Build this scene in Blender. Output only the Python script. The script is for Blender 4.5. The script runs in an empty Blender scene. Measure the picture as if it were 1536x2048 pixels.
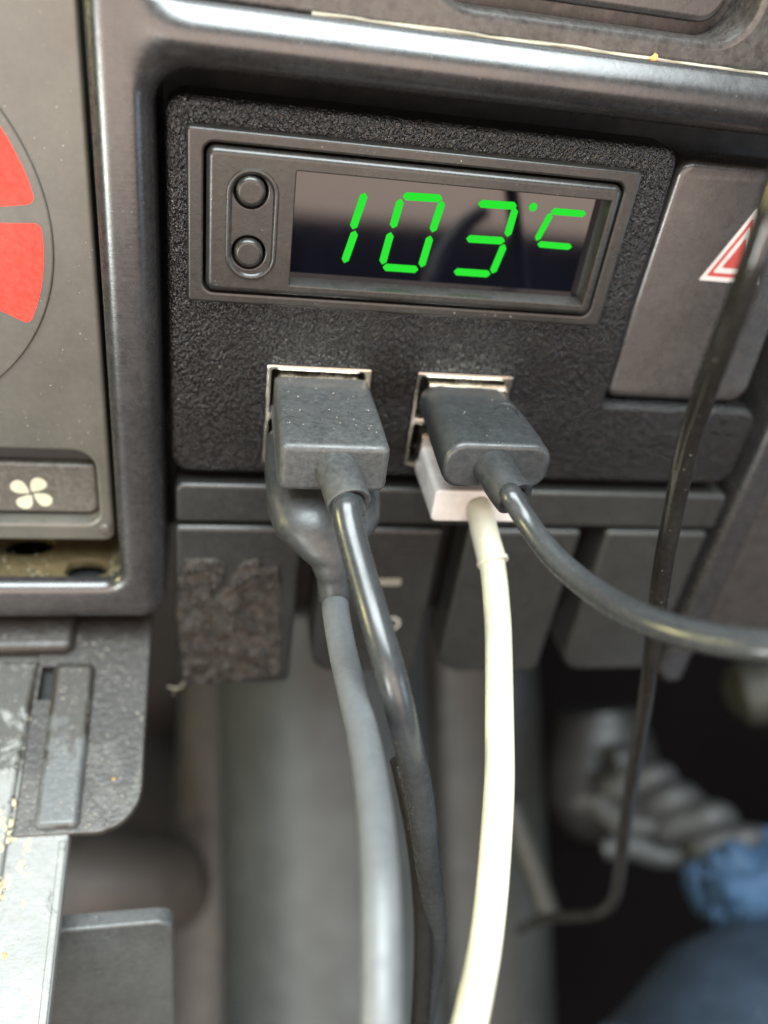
import bpy, bmesh, math, random
from mathutils import Vector, Matrix, noise
random.seed(7)
MM = 0.001
sc = bpy.context.scene

# ---------------------------------------------------------------- camera
# All measurements are millimetres on the dashboard: u = right, v = down,
# p = out of the dashboard towards the driver.  World X = u, Z = -v, Y = -p.
FPX = 1683.0; CX = 768.0; CY = 1024.0; H = 101.458
d_ = Vector((390 - CX, 3400 - CY, FPX)).normalized()
r_ = Vector((9100 - CX, 1160 - CY, FPX)); r_ -= d_ * r_.dot(d_); r_.normalize()
n_ = r_.cross(d_)

cd = bpy.data.cameras.new('camera'); cam = bpy.data.objects.new('camera', cd)
sc.collection.objects.link(cam); sc.camera = cam
cd.sensor_fit = 'VERTICAL'; cd.sensor_height = 36.0; cd.sensor_width = 27.0
cd.lens = FPX / 2048 * 36.0
cd.clip_start = 0.004; cd.clip_end = 20
def c2w(v): return Vector((v.dot(r_), v.dot(n_), -v.dot(d_)))
ax = c2w(Vector((1, 0, 0))); ay = c2w(Vector((0, -1, 0))); az = c2w(Vector((0, 0, -1)))
m = Matrix((ax, ay, az)).transposed().to_4x4()
m.translation = Vector((0, -H * MM, 0))
cam.matrix_world = m
cd.dof.use_dof = True; cd.dof.focus_distance = 0.099; cd.dof.aperture_fstop = 10.5
cd.dof.aperture_blades = 0

# ---------------------------------------------------------------- light
w = bpy.data.worlds.new('World'); sc.world = w; w.use_nodes = True
bg = w.node_tree.nodes['Background']; bg.inputs[0].default_value = (0.80, 0.84, 0.86, 1); bg.inputs[1].default_value = 0.035
def area(name, loc, target, sx, sy, power, col):
    l = bpy.data.lights.new(name, 'AREA'); l.shape = 'RECTANGLE'; l.size = sx; l.size_y = sy
    l.energy = power; l.color = col
    o = bpy.data.objects.new(name, l); sc.collection.objects.link(o)
    o.location = loc; o.rotation_euler = (Vector(target) - Vector(loc)).to_track_quat('-Z', 'Y').to_euler()
    return o
area('windscreen_light', (-0.02, -0.40, 0.75), (0.02, 0, -0.06), 0.90, 0.54, 37.0, (0.88, 0.98, 1.0))
area('side_window_light', (-0.85, -0.13, 0.03), (0, -0.03, -0.03), 0.24, 0.36, 0.17, (1.0, 0.90, 0.38)).data.spread = math.radians(18)
area('cabin_bounce_light', (-0.03, -0.58, 0.01), (-0.03, 0, 0.01), 0.72, 0.42, 4.5, (1.0, 0.79, 0.66))
area('driver_door_light', (-0.42, -0.62, -0.20), (0, 0, -0.05), 0.12, 0.18, 3.2, (0.95, 1.0, 0.95))
area('door_window_light', (0.75, -0.45, -0.05), (0.1, 0.02, -0.22), 0.35, 0.35, 2.2, (0.62, 0.80, 1.0))
sc.view_settings.view_transform = 'Standard'; sc.view_settings.look = 'None'
sc.view_settings.exposure = 0.0; sc.view_settings.gamma = 1.0

# ---------------------------------------------------------------- helpers
def W(q): return Vector((q[0], -q[2], -q[1])) * MM
def ray(px, py):
    v = Vector(((px - CX) / FPX, (py - CY) / FPX, 1.0)); return v.dot(r_), v.dot(d_), v.dot(n_)
def P(px, py, p=0.0):
    a, b, c = ray(px, py); t = (H - p) / c; return (t * a, t * b)
def Z(px, py, z):
    a, b, c = ray(px, py); return (a * z, b * z, H - c * z)
def flat(a, b, h): return (a, b, h)

def inst(ob, origin):
    pass
def make(name, verts, faces, mat, parent=None, smooth=True, angle=40, label=None, cat=None, group=None, kind=None, xf=flat, raw=False):
    me = bpy.data.meshes.new(name)
    pts = [W(xf(*q)) for q in verts] if not raw else verts
    if parent is not None: org = Vector(parent.get('_o', (0, 0, 0)))
    else:
        lo = Vector((min(q.x for q in pts), min(q.y for q in pts), min(q.z for q in pts)))
        hi = Vector((max(q.x for q in pts), max(q.y for q in pts), max(q.z for q in pts)))
        org = Vector(((lo.x + hi.x) / 2, (lo.y + hi.y) / 2, lo.z))
    me.from_pydata([tuple(q - org) for q in pts], [], faces)
    bm = bmesh.new(); bm.from_mesh(me); bmesh.ops.remove_doubles(bm, verts=bm.verts, dist=2e-6)
    bmesh.ops.recalc_face_normals(bm, faces=bm.faces); bm.to_mesh(me); bm.free()
    me.materials.append(mat)
    if smooth:
        me.shade_smooth(); me.set_sharp_from_angle(angle=math.radians(angle))
    o = bpy.data.objects.new(name, me); sc.collection.objects.link(o)
    if parent is not None: o.parent = parent
    else: o.location = org
    o['_o'] = tuple(org)
    if label: o['label'] = label
    if cat: o['category'] = cat
    if group: o['group'] = group
    if kind: o['kind'] = kind
    return o
def thing(name, loc, label, cat, group=None):
    o = bpy.data.objects.new(name, None); sc.collection.objects.link(o)
    o.empty_display_size = 0.01
    wl = W(loc); o.location = wl; o['_o'] = tuple(wl); o['label'] = label; o['category'] = cat
    if group: o['group'] = group
    return o

def arc(cx, cy, rx, ry, a0, a1, n): return [(cx + rx * math.cos(a0 + (a1 - a0) * i / n), cy + ry * math.sin(a0 + (a1 - a0) * i / n)) for i in range(n + 1)]
def rpoly(pts, rad, n=8):
    out = []; N = len(pts)
    for i in range(N):
        a = Vector(pts[i - 1]); b = Vector(pts[i]); c = Vector(pts[(i + 1) % N]); r = rad[i] if hasattr(rad, '__len__') else rad
        if r <= 0: out.append(tuple(b)); continue
        e1 = (a - b).normalized(); e2 = (c - b).normalized()
        th = e1.angle(e2); t = min(r / math.tan(th / 2), (a - b).length * .49, (c - b).length * .49); r = t * math.tan(th / 2)
        ctr = b + (e1 + e2).normalized() * (r / math.sin(th / 2))
        s = b + e1 * t - ctr; e = b + e2 * t - ctr
        a0 = math.atan2(s.y, s.x); a1 = math.atan2(e.y, e.x)
        while a1 - a0 > math.pi: a1 -= 2 * math.pi
        while a1 - a0 < -math.pi: a1 += 2 * math.pi
        out += arc(ctr.x, ctr.y, r, r, a0, a1, n)
    return out
def rrect(u0, v0, u1, v1, r, n=8): return rpoly([(u0, v0), (u1, v0), (u1, v1), (u0, v1)], r, n)
def circle(cx, cy, r, n=32): return [(cx + r * math.cos(2 * math.pi * i / n), cy + r * math.sin(2 * math.pi * i / n)) for i in range(n)]
def sarea(l): return sum(l[i - 1][0] * l[i][1] - l[i][0] * l[i - 1][1] for i in range(len(l))) / 2
def inset(loop, dist):
    L = [Vector(q) for q in loop]
    cl = []
    for q in L:
        if not cl or (q - cl[-1]).length > 1e-5: cl.append(q)
    if (cl[0] - cl[-1]).length < 1e-5: cl.pop()
    s = 1 if sarea([tuple(q) for q in cl]) > 0 else -1
    out = []
    N = len(cl)
    for i in range(N):
        e1 = (cl[i] - cl[i - 1]).normalized(); e2 = (cl[(i + 1) % N] - cl[i]).normalized()
        n1 = Vector((-e1.y, e1.x)) * s; n2 = Vector((-e2.y, e2.x)) * s
        mm = (n1 + n2); k = mm.length
        if k < 1e-6: mm = n1; k = 1
        mm = mm / k; cosn = max(.35, mm.dot(n1))
        out.append(tuple(cl[i] + mm * dist / cosn))
    return out
class MB:
    def __init__(s): s.v = []; s.f = []
    def ring(s, pts): i = len(s.v); s.v += [tuple(q) for q in pts]; return list(range(i, i + len(pts)))
    def bridge(s, a, b, closed=True):
        n = len(a)
        for i in range(n if closed else n - 1): s.f.append((a[i], a[(i + 1) % n], b[(i + 1) % n], b[i]))
    def cap(s, a): s.f.append(tuple(a))
    def fill(s, loops):      # triangulate a face with holes
        bm = bmesh.new(); es = []; vm = {}
        for lp in loops:
            vs = []
            for k in lp:
                q = s.v[k]; x = bm.verts.new((q[0], q[1], 0)); vm[x] = k; vs.append(x)
            for i in range(len(vs)): es.append(bm.edges.new((vs[i - 1], vs[i])))
        r = bmesh.ops.triangle_fill(bm, edges=es, use_beauty=True)
        for g in r['geom']:
            if isinstance(g, bmesh.types.BMFace): s.f.append(tuple(vm[x] for x in g.verts))
        bm.free()
def plate(name, loop, pf, pb, bev, mat, holes=(), hb=0.15, taper=0.0, nb=4, back=True, **kw):
    """A plate seen from the front: rounded outer edge, optional holes with walls."""
    mb = MB(); base = inset(loop, 0.0)
    prev = mb.ring([(a, b, pb) for a, b in base]); first = prev
    for j in range(nb + 1):
        ph = math.pi / 2 * j / nb
        q = inset(base, bev * (1 - math.cos(ph))); cur = mb.ring([(a, b, pf - bev + bev * math.sin(ph)) for a, b in q])
        mb.bridge(prev, cur); prev = cur
    cur = mb.ring([(a, b, pf) for a, b in inset(base, bev + .06)]); mb.bridge(prev, cur)
    loops = [cur]; bl = [first]
    for h in holes:
        hh = inset(h, 0.0)
        rb = mb.ring([(a, b, pb) for a, b in inset(hh, taper)])
        r1 = mb.ring([(a, b, pf - hb) for a, b in hh]); mb.bridge(rb, r1)
        if hb > 0:
            r1b = mb.ring([(a, b, pf - hb * .3) for a, b in inset(hh, -hb * .3)]); mb.bridge(r1, r1b)
            r2 = mb.ring([(a, b, pf) for a, b in inset(hh, -hb)]); mb.bridge(r1b, r2)
            r3 = mb.ring([(a, b, pf) for a, b in inset(hh, -hb - .05)]); mb.bridge(r2, r3); r1 = r3
        loops.append(r1); bl.append(rb)
    mb.fill(loops)
    if back: mb.fill(bl)
    return make(name, mb.v, mb.f, mat, **kw)
def sheet(name, loop, p, mat, **kw):
    mb = MB(); a = mb.ring([(x, y, p) for x, y in inset(loop, 0)]); b = mb.ring([(x, y, p - .03) for x, y in inset(loop, 0)])
    mb.fill([a]); mb.bridge(a, b); return make(name, mb.v, mb.f, mat, **kw)
def box(name, u0, v0, p0, u1, v1, p1, mat, bev=0.2, **kw):
    return plate(name, rrect(u0, v0, u1, v1, max(bev * 1.01, .02), 3), p1, p0, bev, mat, nb=3, **kw)
def cr(pts, n=8):
    pts = [Vector(q) for q in pts]; out = []
    for i in range(len(pts) - 1):
        p0 = pts[max(i - 1, 0)]; p1 = pts[i]; p2 = pts[i + 1]; p3 = pts[min(i + 2, len(pts) - 1)]
        for k in range(n):
            t = k / n
            out.append(.5 * ((2 * p1) + (p2 - p0) * t + (2 * p0 - 5 * p1 + 4 * p2 - p3) * t * t + (3 * p1 - p0 - 3 * p2 + p3) * t ** 3))
    out.append(pts[-1]); return out
def smooth_path(pts, n=8, it=4):
    q = cr(pts, n)
    for _ in range(it):
        q = [q[0]] + [(q[i - 1] + q[i] * 2 + q[i + 1]) / 4 for i in range(1, len(q) - 1)] + [q[-1]]
    return q
def tube(name, pts, rad, mat, seg=20, n=8, caps=True, wob=0.0, socket=None, **kw):
    """round cord along a path in (u,v,p); rad a number or one per control point"""
    path = smooth_path(pts, n); N = len(path)
    if hasattr(rad, '__len__'):
        rr = []
        for i in range(N):
            t = i / (N - 1) * (len(rad) - 1); k = min(int(t), len(rad) - 2); rr.append(rad[k] + (rad[k + 1] - rad[k]) * (t - k))
    else: rr = [rad] * N
    mb = MB(); prev = None; up = Vector((.3, .2, 1))
    for i, q in enumerate(path):
        t = (path[min(i + 1, N - 1)] - path[max(i - 1, 0)]).normalized()
        x = up - t * up.dot(t); x.normalize(); y = t.cross(x); up = x
        cur = mb.ring([q + (x * math.cos(a) + y * math.sin(a)) * rr[i] * (1 + wob * noise.noise((q * .25 + Vector((a, 0, 0))))) for a in [2 * math.pi * k / seg for k in range(seg)]])
        if prev: mb.bridge(prev, cur)
        elif caps: mb.cap(cur)
        prev = cur
    if socket:
        dep, rin = socket; q = path[-1]; R0 = rr[-1]
        for dd, r0 in ((-.0, R0 - .12), (.12, R0 - .3), (0, rin + .15), (.15, rin), (dep, rin)):
            off = t * (.12 if dd == .12 else -dd); off = t * .12 if (dd, r0) in ((-.0, R0 - .12), (.12, R0 - .3)) else -t * dd
            cur = mb.ring([q + off + (x * math.cos(a) + y * math.sin(a)) * r0 for a in [2 * math.pi * k / seg for k in range(seg)]]); mb.bridge(prev, cur); prev = cur
    if caps: mb.cap(prev)
    return make(name, mb.v, mb.f, mat, **kw)
def sweep(name, st, mat, pw=2.6, seg=40, n=6, **kw):
    """stations (u,v,p, half width, half height[, power]) ; superellipse section, width always along u-ish"""
    ctr = cr([Vector(s[:3]) for s in st], n); N = len(ctr)
    def val(i, k, dflt):
        t = i / (N - 1) * (len(st) - 1); a = min(int(t), len(st) - 2); f = t - a
        A = st[a][k] if len(st[a]) > k else dflt; B = st[a + 1][k] if len(st[a + 1]) > k else dflt
        f = f * f * (3 - 2 * f) if k == 5 else f
        return A + (B - A) * f
    mb = MB(); prev = None
    for i, q in enumerate(ctr):
        t = (ctr[min(i + 1, N - 1)] - ctr[max(i - 1, 0)]).normalized()
        x = Vector((1, 0, 0)); x = (x - t * x.dot(t)).normalized(); y = t.cross(x)
        hw, hh, e = val(i, 3, 1), val(i, 4, 1), val(i, 5, pw)
        ring = []
        for k in range(seg):
            a = 2 * math.pi * k / seg; c, s_ = math.cos(a), math.sin(a)
            ring.append(q + x * hw * math.copysign(abs(c) ** (2 / e), c) + y * hh * math.copysign(abs(s_) ** (2 / e), s_))
        cur = mb.ring(ring)
        if prev: mb.bridge(prev, cur)
        else: mb.cap(cur)
        prev = cur
    mb.cap(prev)
    return make(name, mb.v, mb.f, mat, **kw)
def plug(name, u0, u1, v0, v1, p0, p1, r, fr, mat, back=None, taper=0.0, **kw):
    """moulded USB plug body: rounded-rectangle section along p, rounded front edge"""
    mb = MB(); prev = None; base = rrect(u0, v0, u1, v1, r, 7)
    st = [(p0, fr * .5), (p0 + fr * .5, 0.0)] + [(p0 + (p1 - fr - p0) * k / 4, -taper * k / 4) for k in range(1, 5)]
    st += [(p1 - fr + fr * math.sin(a), -taper + fr * (1 - math.cos(a))) for a in [math.pi / 2 * j / 6 for j in range(1, 7)]]
    for pp, ins in st:
        ring_ = inset(base, ins)
        if back:
            g = max(0, min(1, (pp - p0) / (p1 - p0))); g = math.sin(g * math.pi / 2)
            ring_ = [((back[0] + (a - u0) / (u1 - u0) * (back[1] - back[0])) * (1 - g) + a * g, (back[2] + (b - v0) / (v1 - v0) * (back[3] - back[2])) * (1 - g) + b * g) for a, b in ring_]
        cur = mb.ring([(a, b, pp) for a, b in ring_])
        if prev: mb.bridge(prev, cur)
        else: mb.cap(cur)
        prev = cur
    cur = mb.ring([(a, b, p1) for a, b in inset(base, -taper + fr + .1)]); mb.bridge(prev, cur); mb.cap(cur)
    return make(name, mb.v, mb.f, mat, **kw)

# ---------------------------------------------------------------- materials
def newmat(name):
    m = bpy.data.materials.new(name); m.use_nodes = True; nt = m.node_tree
    return m, nt, nt.nodes['Principled BSDF']
def N(nt, t, **kw):
    n = nt.nodes.new(t)
    for k, v in kw.items():
        if k in n.inputs: n.inputs[k].default_value = v
        else: setattr(n, k, v)
    return n
def ramp(nt, src, a, b, ca=(0, 0, 0, 1), cb=(1, 1, 1, 1)):
    r = nt.nodes.new('ShaderNodeValToRGB'); e = r.color_ramp.elements
    e[0].position = a; e[0].color = ca; e[1].position = b; e[1].color = cb
    nt.links.new(src, r.inputs[0]); return r.outputs[0]
def mixc(nt, fac, a, b):
    m = nt.nodes.new('ShaderNodeMix'); m.data_type = 'RGBA'; L = nt.links.new
    if isinstance(fac, float): m.inputs[0].default_value = fac
    else: L(fac, m.inputs[0])
    for i, x in ((6, a), (7, b)):
        if isinstance(x, tuple): m.inputs[i].default_value = x
        else: L(x, m.inputs[i])
    return m.outputs[2]
def plastic(name, col, rough=.45, bump=.0, bscale=2.0, dust=0.0, dustcol=(.35, .33, .29, 1), specks=0.0, stain=None, stain_amt=0.0, stretch=None, spec=.5, scratch=0.0, metal=0.0, rvar=.12, coat=0.0, cells=False, grad=None, sscale=.22):
    m, nt, b = newmat(name); L = nt.links.new
    tc = N(nt, 'ShaderNodeTexCoord'); mp = N(nt, 'ShaderNodeMapping'); mp.inputs['Scale'].default_value = (1000, 1000, 1000)
    L(tc.outputs['Object'], mp.inputs[0]); co = mp.outputs[0]
    c = (*col, 1) if len(col) == 3 else col
    n1 = N(nt, 'ShaderNodeTexNoise', Scale=.12, Detail=5.0, Roughness=.6); L(co, n1.inputs[0])
    dark = tuple(x * .78 for x in c[:3]) + (1,); lite = tuple(min(1, x * 1.18) for x in c[:3]) + (1,)
    colr = mixc(nt, ramp(nt, n1.outputs[0], .3, .7), dark, lite)
    if dust:
        n2 = N(nt, 'ShaderNodeTexNoise', Scale=1.3, Detail=8.0, Roughness=.75); L(co, n2.inputs[0])
        f = N(nt, 'ShaderNodeMath', operation='MULTIPLY'); f.inputs[1].default_value = dust
        L(ramp(nt, n2.outputs[0], .38, .75), f.inputs[0]); colr = mixc(nt, f.outputs[0], colr, dustcol)
    if stain is not None:
        n4 = N(nt, 'ShaderNodeTexNoise', Scale=sscale, Detail=8.0, Roughness=.72, Distortion=.6); L(co, n4.inputs[0])
        src = n4.outputs[0]
        if grad:      # grime and painted overhead shade thicken towards one end of the part
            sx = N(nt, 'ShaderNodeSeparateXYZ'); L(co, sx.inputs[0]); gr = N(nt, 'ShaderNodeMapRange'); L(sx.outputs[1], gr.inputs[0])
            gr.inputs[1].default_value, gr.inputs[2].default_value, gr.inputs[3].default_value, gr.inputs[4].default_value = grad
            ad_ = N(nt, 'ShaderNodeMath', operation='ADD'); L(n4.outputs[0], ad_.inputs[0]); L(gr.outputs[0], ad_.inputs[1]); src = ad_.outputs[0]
        colr = mixc(nt, ramp(nt, src, .62 - stain_amt * .3, .70 - stain_amt * .28), colr, (*stain, 1))
    if specks:
        v = N(nt, 'ShaderNodeTexVoronoi', Scale=1.1); L(co, v.inputs[0]); v.inputs['Randomness'].default_value = 1
        n3 = N(nt, 'ShaderNodeTexNoise', Scale=.35, Detail=2.0); L(co, n3.inputs[0])
        lt = ramp(nt, v.outputs['Distance'], .03, .11, (1, 1, 1, 1), (0, 0, 0, 1))
        mu = N(nt, 'ShaderNodeMath', operation='MULTIPLY'); L(lt, mu.inputs[0]); L(ramp(nt, n3.outputs[0], .5, .62), mu.inputs[1])
        mu2 = N(nt, 'ShaderNodeMath', operation='MULTIPLY'); mu2.inputs[1].default_value = specks; L(mu.outputs[0], mu2.inputs[0])
        colr = mixc(nt, mu2.outputs[0], colr, (.62, .60, .54, 1))
    L(colr, b.inputs['Base Color'])
    rr = N(nt, 'ShaderNodeTexNoise', Scale=.45, Detail=6.0, Roughness=.7); L(co, rr.inputs[0])
    mr = N(nt, 'ShaderNodeMapRange'); L(rr.outputs[0], mr.inputs[0]); mr.inputs[1].default_value = .3; mr.inputs[2].default_value = .7
    mr.inputs[3].default_value = max(.02, rough - rvar); mr.inputs[4].default_value = min(1, rough + rvar); L(mr.outputs[0], b.inputs['Roughness'])
    b.inputs['Specular IOR Level'].default_value = spec; b.inputs['Metallic'].default_value = metal; b.inputs['Coat Weight'].default_value = coat
    nrm = None
    if bump:
        mp2 = N(nt, 'ShaderNodeMapping'); L(co, mp2.inputs[0])
        if stretch: mp2.inputs['Rotation'].default_value = (0, stretch[1], 0); mp2.inputs['Scale'].default_value = (1, 1, stretch[0])
        if cells:
            nb = N(nt, 'ShaderNodeTexVoronoi', Scale=bscale); nb.feature = 'SMOOTH_F1'; nb.inputs['Smoothness'].default_value = .5
            nw = N(nt, 'ShaderNodeTexNoise', Scale=bscale * .9, Detail=2.0); L(mp2.outputs[0], nw.inputs[0])
            ad = N(nt, 'ShaderNodeVectorMath', operation='MULTIPLY_ADD'); L(nw.outputs['Color'], ad.inputs[0]); ad.inputs[1].default_value = (.8, .8, .8); L(mp2.outputs[0], ad.inputs[2])
            L(ad.outputs[0], nb.inputs[0]); out = nb.outputs['Distance']
        else:
            nb = N(nt, 'ShaderNodeTexNoise', Scale=bscale, Detail=4.0, Roughness=.55); L(mp2.outputs[0], nb.inputs[0]); out = nb.outputs[0]
        bp = N(nt, 'ShaderNodeBump'); bp.inputs['Strength'].default_value = 1; bp.inputs['Distance'].default_value = bump * MM; L(out, bp.inputs['Height'])
        nrm = bp.outputs[0]
    if scratch:
        mp3 = N(nt, 'ShaderNodeMapping'); mp3.inputs['Rotation'].default_value = (.3, .5, .2); mp3.inputs['Scale'].default_value = (.15, 2.2, 2.2); L(co, mp3.inputs[0])
        ns = N(nt, 'ShaderNodeTexNoise', Scale=1.0, Detail=3.0); L(mp3.outputs[0], ns.inputs[0])
        b2 = N(nt, 'ShaderNodeBump'); b2.inputs['Strength'].default_value = scratch; b2.inputs['Distance'].default_value = .02 * MM
        L(ns.outputs[0], b2.inputs['Height'])
        if nrm: L(nrm, b2.inputs['Normal'])
        nrm = b2.outputs[0]
    if nrm: L(nrm, b.inputs['Normal'])
    return m
def emit(name, col, s):
    m, nt, b = newmat(name); b.inputs['Base Color'].default_value = (.001, .004, .001, 1); b.inputs['Specular IOR Level'].default_value = 0.05
    b.inputs['Emission Color'].default_value = (*col, 1); b.inputs['Emission Strength'].default_value = s
    b.inputs['Roughness'].default_value = .6; return m
def paint(name, col, rough=.5):
    return plastic(name, col, rough, dust=.10, rvar=.05, spec=.15)

M = {}
M['trim'] = plastic('satin_trim_plastic', (.017, .0155, .016), .27, bump=.010, bscale=1.5, dust=.05, scratch=.35, specks=.2, rvar=.05, spec=.85)
M['grain'] = plastic('grained_black_plastic', (.006, .005, .005), .15, bump=.22, bscale=3.3, stretch=(.55, .45), rvar=.08, cells=True, spec=.42)
M['heater'] = plastic('heater_panel_plastic', (.052, .047, .038), .36, bump=.006, bscale=3, dust=.05, specks=.25, rvar=.04, spec=.8)
M['module'] = plastic('display_module_plastic', (.013, .0115, .010), .30, bump=.012, bscale=3, dust=.04, specks=.15, rvar=.05)
M['dark'] = plastic('dark_switch_plastic', (.012, .0118, .011), .40, bump=.012, bscale=3, dust=.05, specks=.15, rvar=.05)
M['hazard'] = plastic('worn_switch_plastic', (.022, .019, .018), .28, bump=.008, bscale=2, dust=.05, specks=.05, rvar=.05, spec=.8)
M['black'] = plastic('unlit_black_plastic', (.008, .008, .008), .7)
M['shaft'] = plastic('shaft_black_plastic', (.014, .012, .011), .5)
M['plug'] = plastic('dusty_black_rubber', (.034, .035, .036), .46, bump=.02, bscale=3.5, dust=.18, specks=.35, dustcol=(.30, .30, .27, 1))
M['plug2'] = plastic('matt_black_rubber', (.022, .024, .026), .40, bump=.015, bscale=3, dust=.08, specks=.3)
M['cord'] = plastic('black_cord_rubber', (.028, .030, .032), .27, bump=.006, bscale=.8, dust=.04, specks=.2, scratch=.3, rvar=.05)
M['cord_grey'] = plastic('dusty_grey_cord_rubber', (.105, .11, .115), .46, bump=.01, bscale=.8, dust=.12, specks=.3)
M['cord_gloss'] = plastic('glossy_black_cord', (.012, .011, .010), .15, bump=.03, bscale=.7, dust=.03, specks=.5, scratch=.6, rvar=.06)
M['white'] = plastic('white_plug_plastic', (.60, .56, .53), .25, rvar=.05)
M['white_cord'] = plastic('aged_white_cord', (.50, .48, .38), .45, bump=.04, bscale=1.2, stain=(.50, .46, .33), stain_amt=.15)
M['nickel'] = plastic('nickel_port_metal', (.75, .70, .62), .22, metal=1.0, bump=.01, bscale=1)
M['fan_plate'] = plastic('brown_fan_button_plastic', (.040, .033, .026), .5, dust=.2)
M['cream'] = paint('cream_symbol_print', (.42, .39, .29))
M['mark'] = paint('faded_symbol_print', (.40, .38, .34))
M['mark_dim'] = paint('dim_symbol_print', (.16, .15, .12))
M['red'] = paint('red_scale_print', (.80, .035, .022), .5)
M['hred'] = paint('hazard_red_print', (.30, .035, .03), .45)
M['hwhite'] = paint('hazard_white_print', (.42, .37, .35), .45)
M['green'] = emit('green_led_segment', (.018, .80, .030), 1.0)
M['screen'] = plastic('display_lens', (.002, .002, .004), .06, rvar=.01, spec=.62, specks=.0)
M['tray'] = plastic('dusty_shaded_console_plastic', (.15, .152, .145), .42, bump=.05, bscale=1.6, dust=.55, dustcol=(.22, .21, .18, 1), specks=.9, stain=(.030, .027, .021), stain_amt=.10, scratch=.8, grad=(8, 34, -.02, .22))  # stain towards the rear: dirt plus the frame's shade, put into the colour
M['tray_mid'] = plastic('worn_shaded_console_plastic', (.050, .052, .052), .40, bump=.05, bscale=1.6, dust=.5, dustcol=(.12, .12, .11, 1), specks=.8, stain=(.022, .018, .013), stain_amt=.25, scratch=.8, grad=(20, 32, -.08, .18))
M['tray_dirty_shaded'] = plastic('grimy_shaded_console_plastic', (.036, .034, .030), .44, bump=.14, bscale=1.4, dust=.5, dustcol=(.085, .070, .050, 1), specks=.8, stain=(.016, .012, .009), stain_amt=.40, grad=(14, 36, -.06, .25))  # darker rear end: grime and shade under the frame, both in the stain
M['grime'] = plastic('oily_brown_grime', (.085, .062, .028), .42, bump=.25, bscale=.8, dust=.7, dustcol=(.05, .04, .025, 1), specks=.8, stain=(.05, .04, .02), stain_amt=.4)
M['residue'] = plastic('brown_adhesive_residue', (.030, .022, .016), .32, bump=.16, bscale=5, stretch=(.35, .6), dust=.5, dustcol=(.075, .056, .040, 1), specks=.1, spec=.5, rvar=.2, stain=(.005, .004, .003), stain_amt=.42, sscale=.75)
M['dust'] = plastic('pale_dust', (.30, .265, .20), .8)
M['crumb'] = plastic('orange_crumb', (.70, .36, .10), .7)
M['crust'] = plastic('dried_yellow_crust', (.42, .36, .22), .7, bump=.2, bscale=2)
M['bg_grey'] = plastic('grey_console_vinyl', (.040, .044, .044), .52, rvar=.03)
M['bg_brown'] = plastic('brown_footwell_trim', (.014, .011, .009), .6, bump=.4, bscale=.2)
M['bg_umber'] = plastic('umber_trim', (.040, .033, .028), .6)
M['bg_dark'] = plastic('dark_footwell_mat', (.004, .003, .003), .9, spec=.05)
M['bg_olive'] = plastic('dark_olive_trim', (.018, .018, .016), .55)
M['bg_beige'] = plastic('beige_trim_plastic', (.016, .0155, .012), .6)
M['rope'] = plastic('grey_braided_rope', (.020, .019, .019), .6, bump=.4, bscale=.6)
M['blue'] = plastic('blue_cloth', (.016, .042, .088), .8, bump=.6, bscale=.25)
M['seat'] = plastic('black_seat_vinyl', (.026, .037, .056), .36, bump=.35, bscale=.9)
M['tan'] = plastic('tan_seat_cloth', (.45, .24, .16), .8, bump=.5, bscale=.3)

# ---------------------------------------------------------------- dashboard surround
def sweep_profile(name, path, mat, rings, **kw):
    """path: list of (point, side vector) functions per ring"""
# heater opening edge (inner) and right opening edge, sharing one flat crown line
MIDU, MIDV = -10.1, 87.8
surround = thing('dashboard_surround', (-10, 92, 0), 'satin black dashboard frame around the heater panel and the switch panel', 'dashboard frame')
mb = MB()
UH, VH, RH = -13.3, 84.5, 2.6     # heater opening right edge, bottom edge, corner radius
prevr = None
for off, pp in [(0, 1.7), (0, 2.4), (.08, 2.9), (.3, 3.35), (.7, 3.7), (1.3, 3.92), (2.0, 4.0), (99, 4.0)]:
    if off == 99: a = MIDU - UH; b = MIDV - VH; ra = rb = 0.0
    else: a = off; b = off * 1.1; ra = rb = None
    uu, vv = UH + a, VH + b
    R_u = 0 if off == 99 else RH + a; R_v = 0 if off == 99 else RH + b
    pts = [(uu, -25 + k * (VH - RH + 25) / 12, pp) for k in range(12)]
    pts += [(uu - R_u + R_u * math.cos(t), vv - R_v + R_v * math.sin(t), pp) for t in [math.pi / 2 * k / 10 for k in range(11)]]
    pts += [(uu - RH - 4 - k * 6, vv, pp) for k in range(10)]
    cur = mb.ring(pts)
    if prevr: mb.bridge(prevr, cur, False)
    prevr = cur
make('pillar_trim', mb.v, mb.f, M['trim'], parent=surround, angle=60)
mb = MB()
UL, VB, VT = -7.0, 91.8, 15.6; RO, RT = 3.6, 4.2
prevr = None
#        a(left) pl      b(top) pt     c(bottom) pc
prof = [(0, -16, 0, -16, 0, -10), (0, .6, 0, 0.4, 0, .5), (.12, 1.7, .15, 1.6, .2, 1.9), (.5, 2.7, .6, 2.8, .7, 2.9), (1.1, 3.4, 1.2, 3.7, 1.4, 3.6), (1.5, 3.7, 1.9, 4.3, 1.8, 3.8), (1.9, 3.85, 2.6, 4.62, 2.2, 3.9), (2.2, 3.93, 3.2, 4.70, 2.5, 3.96), (2.5, 3.98, 3.7, 4.66, 3.0, 4.0), (2.7, 4.0, 4.2, 4.54, 3.3, 4.0), (2.9, 4.0, 4.7, 4.34, 3.5, 4.0), (3.0, 4.0, 5.2, 4.05, 3.7, 4.0), (3.05, 4.0, 5.7, 3.69, 3.8, 4.0), (3.1, 4.0, 6.1, 3.36, 3.95, 4.0), (3.1, 4.0, 6.42, 3.06, 4.0, 4.0), (3.1, 4.0, 6.5, 1.2, 4.0, 4.0)]
def sstep(x): x = max(0, min(1, x)); return x * x * (3 - 2 * x)
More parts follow.
